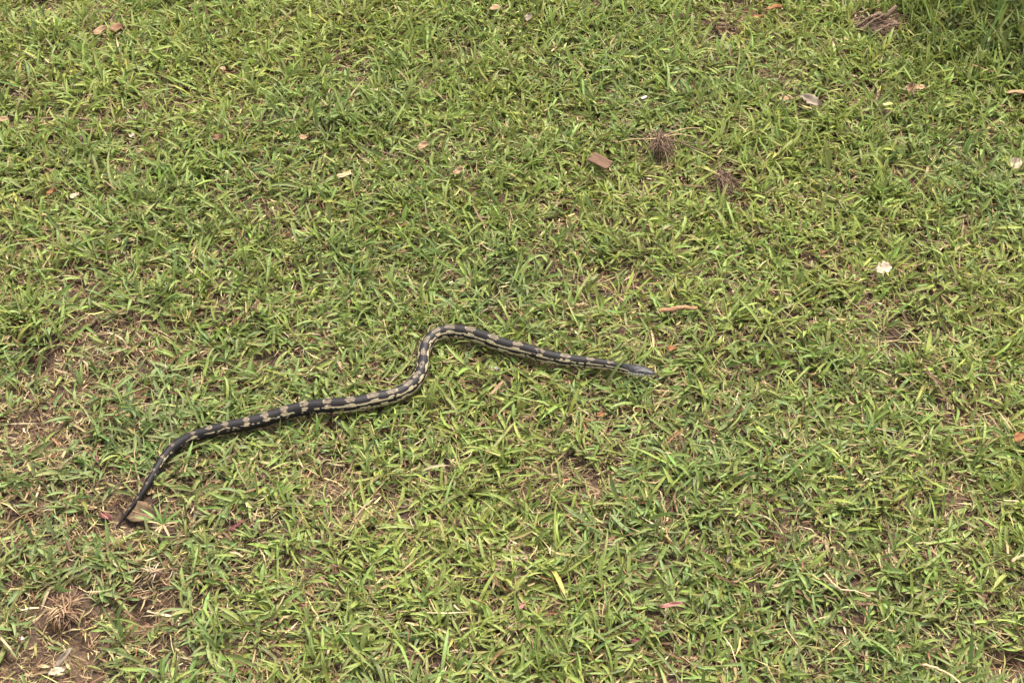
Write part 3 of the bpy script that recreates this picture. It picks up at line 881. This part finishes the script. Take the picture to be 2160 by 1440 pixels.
def thing(name, label, cat, p):
    o = bpy.data.objects.new(name, None); C.objects.link(o); o.empty_display_size = .03
    o.location = tuple(map(float, p))
    return tag(o, label, cat)
def merge(parts):
    V, F = [], []
    for v, f in parts:
        F += [tuple(i + len(V) for i in q) for q in f]; V += [tuple(a) for a in v]
    return np.array(V), F
def clod(c, rx, ry, rz, seed, n=12, m=8):
    v, f = sphere((0, 0, 0), 1.0, n, m)
    v = np.array(v)
    w = 1 + .55 * (vnoise(v[:, 0] + seed, v[:, 1] + 1.7 * v[:, 2], .55, seed % 5, 3) - .5) * 2
    v = v * w[:, None] * np.array([rx, ry, rz]) + np.asarray(c)
    return v, f
def strand(p, az, el, ln, r0, r1, seed, droop=1.0, n=6, wig=.25):
    r = np.random.default_rng(seed)
    pts, q, a, e = [np.asarray(p, float)], np.asarray(p, float), az, el
    for _ in range(n):
        q = q + np.array([math.cos(a) * math.cos(e), math.sin(a) * math.cos(e), math.sin(e)]) * ln / n
        pts.append(q); a += r.normal(0, wig); e -= droop / n + r.normal(0, wig * .5)
    pts = np.array(pts)
    pts[:, 2] = np.maximum(pts[:, 2], ground_h(pts[:, 0], pts[:, 1]) + .004)
    return tube(pts, r0, r1, 5)

def root_tuft(p, size, nroots, label, seed, stems):
    t = thing('dry_root_tuft', label, 'root tuft', (p[0], p[1], ground_h(p[0], p[1])))
    r = np.random.default_rng(seed)
    cz = p[2] + .008
    v, f = clod((p[0], p[1] + .01, cz), size * .18, size * .38, .012, seed)
    mesh_obj('crown', v, f, MT['clod'], parent=t, loc=t.location)
    V, F = merge([strand((p[0] + r.normal(0, size * .13), p[1] + r.normal(0, size * .34), cz + .010 + r.normal(0, .004)), r.normal(-1.6, .75), r.uniform(-.1, .9), r.uniform(.4, 1.15) * size,
                         .0009, .0004, seed * 50 + i, 2.0) for i in range(nroots)])
    mesh_obj('root_fibres', V, F, MT['root'], parent=t, loc=t.location)['kind'] = 'stuff'
    for k, (az, ln, rr, mt) in enumerate(stems):
        v, f = strand((p[0], p[1] + .004, cz + .012), math.radians(az), .18, ln, rr, rr * .5, seed * 90 + k, .42, 8, .10)
        mesh_obj('stem', v, f, MT[mt], parent=t, loc=t.location)
    return t
root_tuft(P(1392, 312, .02), .052, 110, 'upturned dry grass tuft with a brown root clump and spreading pale stems', 3,
          [(-28, .17, .0017, 'root'), (-36, .12, .0012, 'root'), (35, .10, .0014, 'straw'), (12, .085, .0013, 'straw'), (200, .09, .0014, 'straw'), (-82, .13, .0014, 'root'), (160, .07, .0012, 'root'), (50, .10, .0010, 'root')])
root_tuft(P(1522, 392, .014), .042, 90, 'small flat brown root clump at the end of a thin dry stem', 4,
          [(150, .07, .0012, 'straw'), (-20, .06, .0011, 'root'), (-100, .055, .0013, 'straw'), (100, .05, .0010, 'root')])

# gnarled root stub in the far right grass
p = P(1850, 62, .015)
t = thing('gnarled_root', 'gnarled grey brown root with a curved arm beside the long dark grass', 'root', (p[0], p[1], ground_h(p[0], p[1])))
v, f = clod((p[0] + .004, p[1] - .006, p[2] + .004), .044, .030, .012, 2, 16, 10)
mesh_obj('stump', v, f, MT['clod'], parent=t, loc=t.location)
arm = catmull([P(1820, 68, .014), P(1830, 57, .030), P(1850, 47, .038), P(1866, 38, .042), P(1878, 26, .050), P(1891, 14, .056)], 6)
v, f = tube(arm, .0085, .0048, 9, .14, 5, .8)
mesh_obj('arm', v, f, MT['root'], parent=t, loc=t.location)
for k, (a0, a1, rr) in enumerate([((-.045, -.03, .008), (.030, .004, .034), .006), ((-.02, -.045, .010), (.055, -.020, .022), .0055), ((-.05, -.02, .010), (.0, .0, .030), .005), ((.01, -.05, .006), (.06, -.03, .012), .005)]):
    a0, a1 = p + np.array(a0), p + np.array(a1)
    path = catmull([a0, (a0 + a1) / 2 + np.array([0, .004, .006]), a1], 7)
    path = path + np.random.default_rng(k).normal(0, .0012, path.shape)
    v, f = tube(path, rr * .6, rr * .3, 7, .2, 60 + k)
    mesh_obj('side_root', v, f, MT['root'], parent=t, loc=t.location)

rr_ = np.random.default_rng(66)
V, F = merge([strand(p + np.array([rr_.uniform(-.05, .04), rr_.uniform(-.035, .02), rr_.uniform(.002, .014)]), rr_.normal(.25, .5), rr_.uniform(-.1, .4), rr_.uniform(.02, .06), .0011, .0004, 700 + i, .9, 6, .45) for i in range(110)])
mesh_obj('root_fibres', V, F, MT['root'], parent=t, loc=t.location)['kind'] = 'stuff'

# withered grass clumps near the bare hollow
def dry_clump(p, n, ln, label, seed, mats=('straw', 'root', 'straw')):
    t = thing('dry_grass_clump', label, 'dry clump', (p[0], p[1], ground_h(p[0], p[1])))
    r = np.random.default_rng(seed)
    v, f = clod((p[0], p[1], p[2] - .004), ln * .42, ln * .36, .009, seed)
    mesh_obj('crown', v, f, MT['clod'], parent=t, loc=t.location)
    for mk in range(len(mats)):
        V, K, tri = blade_arrays(np.stack([p[0] + r.normal(0, ln * .16, n), p[1] + r.normal(0, ln * .16, n), np.full(n, p[2]) + r.uniform(0, .006, n)], -1),
                                 r.uniform(0, 2 * np.pi, n), r.uniform(.1, 1.0, n), r.uniform(.5, 1.15, n) * ln, r.uniform(.0009, .0024, n), r.uniform(.8, 2.8, n),
                                 r.normal(0, .6, n), np.ones((n, 3)), np.ones((n, 3)), np.ones((n, 3)), ground_h, swerve=r.normal(0, .9, n))
        v_, _, f_ = assemble([(V, K, tri)])
        mesh_obj('withered_blades', v_, f_, MT[mats[mk]], parent=t, loc=t.location)['kind'] = 'stuff'
dry_clump(P(138, 1290, .012), 60, .036, 'round clump of withered pinkish brown grass at the bare hollow', 41, ('straw', 'brown', 'root', 'tan'))
dry_clump(P(326, 1208, .016), 9, .024, 'small pale withered rosette on the edge of a dark hollow', 42, ('pale', 'straw'))

# loose sprig by the tail
p = P(345, 1108, .012)
t = thing('grass_sprig', 'loose green grass sprig with bleached stem base by the snake\'s tail', 'sprig', (p[0], p[1], ground_h(p[0], p[1])))
M_sprig = litter_mat('sprig_green', (0.10, 0.18, 0.04), (0.17, 0.24, 0.06), .5, 60, (1, 1, 1), .1)
for k, (az, el, ln, wd, mt) in enumerate([(150, 25, .045, .0045, 0), (125, 50, .034, .004, 0), (65, 60, .04, .004, 0), (30, 35, .036, .0042, 0), (165, 12, .05, .005, 0),
                                          (10, 15, .030, .004, 0), (178, 20, .028, .003, 1), (0, 20, .026, .003, 1), (-60, 10, .034, .0036, 1), (-100, 12, .026, .003, 1), (-125, 5, .03, .003, 1)]):
    one = np.ones(1)
    V, K, tri = blade_arrays(p[None, :] + np.array([[0, 0, .004]]), math.radians(az) * one, math.radians(el) * one, ln * one, wd * one, .5 * one, .2 * one,
                             np.ones((1, 3)), np.ones((1, 3)), np.ones((1, 3)), ground_h)
    v_, _, f_ = assemble([(V, K, tri)])
    mesh_obj('blade', v_, f_, [M_sprig, MT['straw']][mt], parent=t, loc=t.location)

# grit
def grit(u, v, mm, up_, label):
    p = P(u, v, up_)
    vv, ff = clod((0, 0, 0), mm / 2000, mm / 2300, mm / 3000, int(u) % 7, 10, 7)
    o = mesh_obj('pebble', vv, ff, MT['white']); o.location = tuple(map(float, p))
    tag(o, label, 'pebble')
grit(1048, 776, 7, .02, 'tiny white pebble in the grass inside the snake\'s bend')
grit(45, 1346, 8, .008, 'tiny white pebble beside the clump of withered grass')
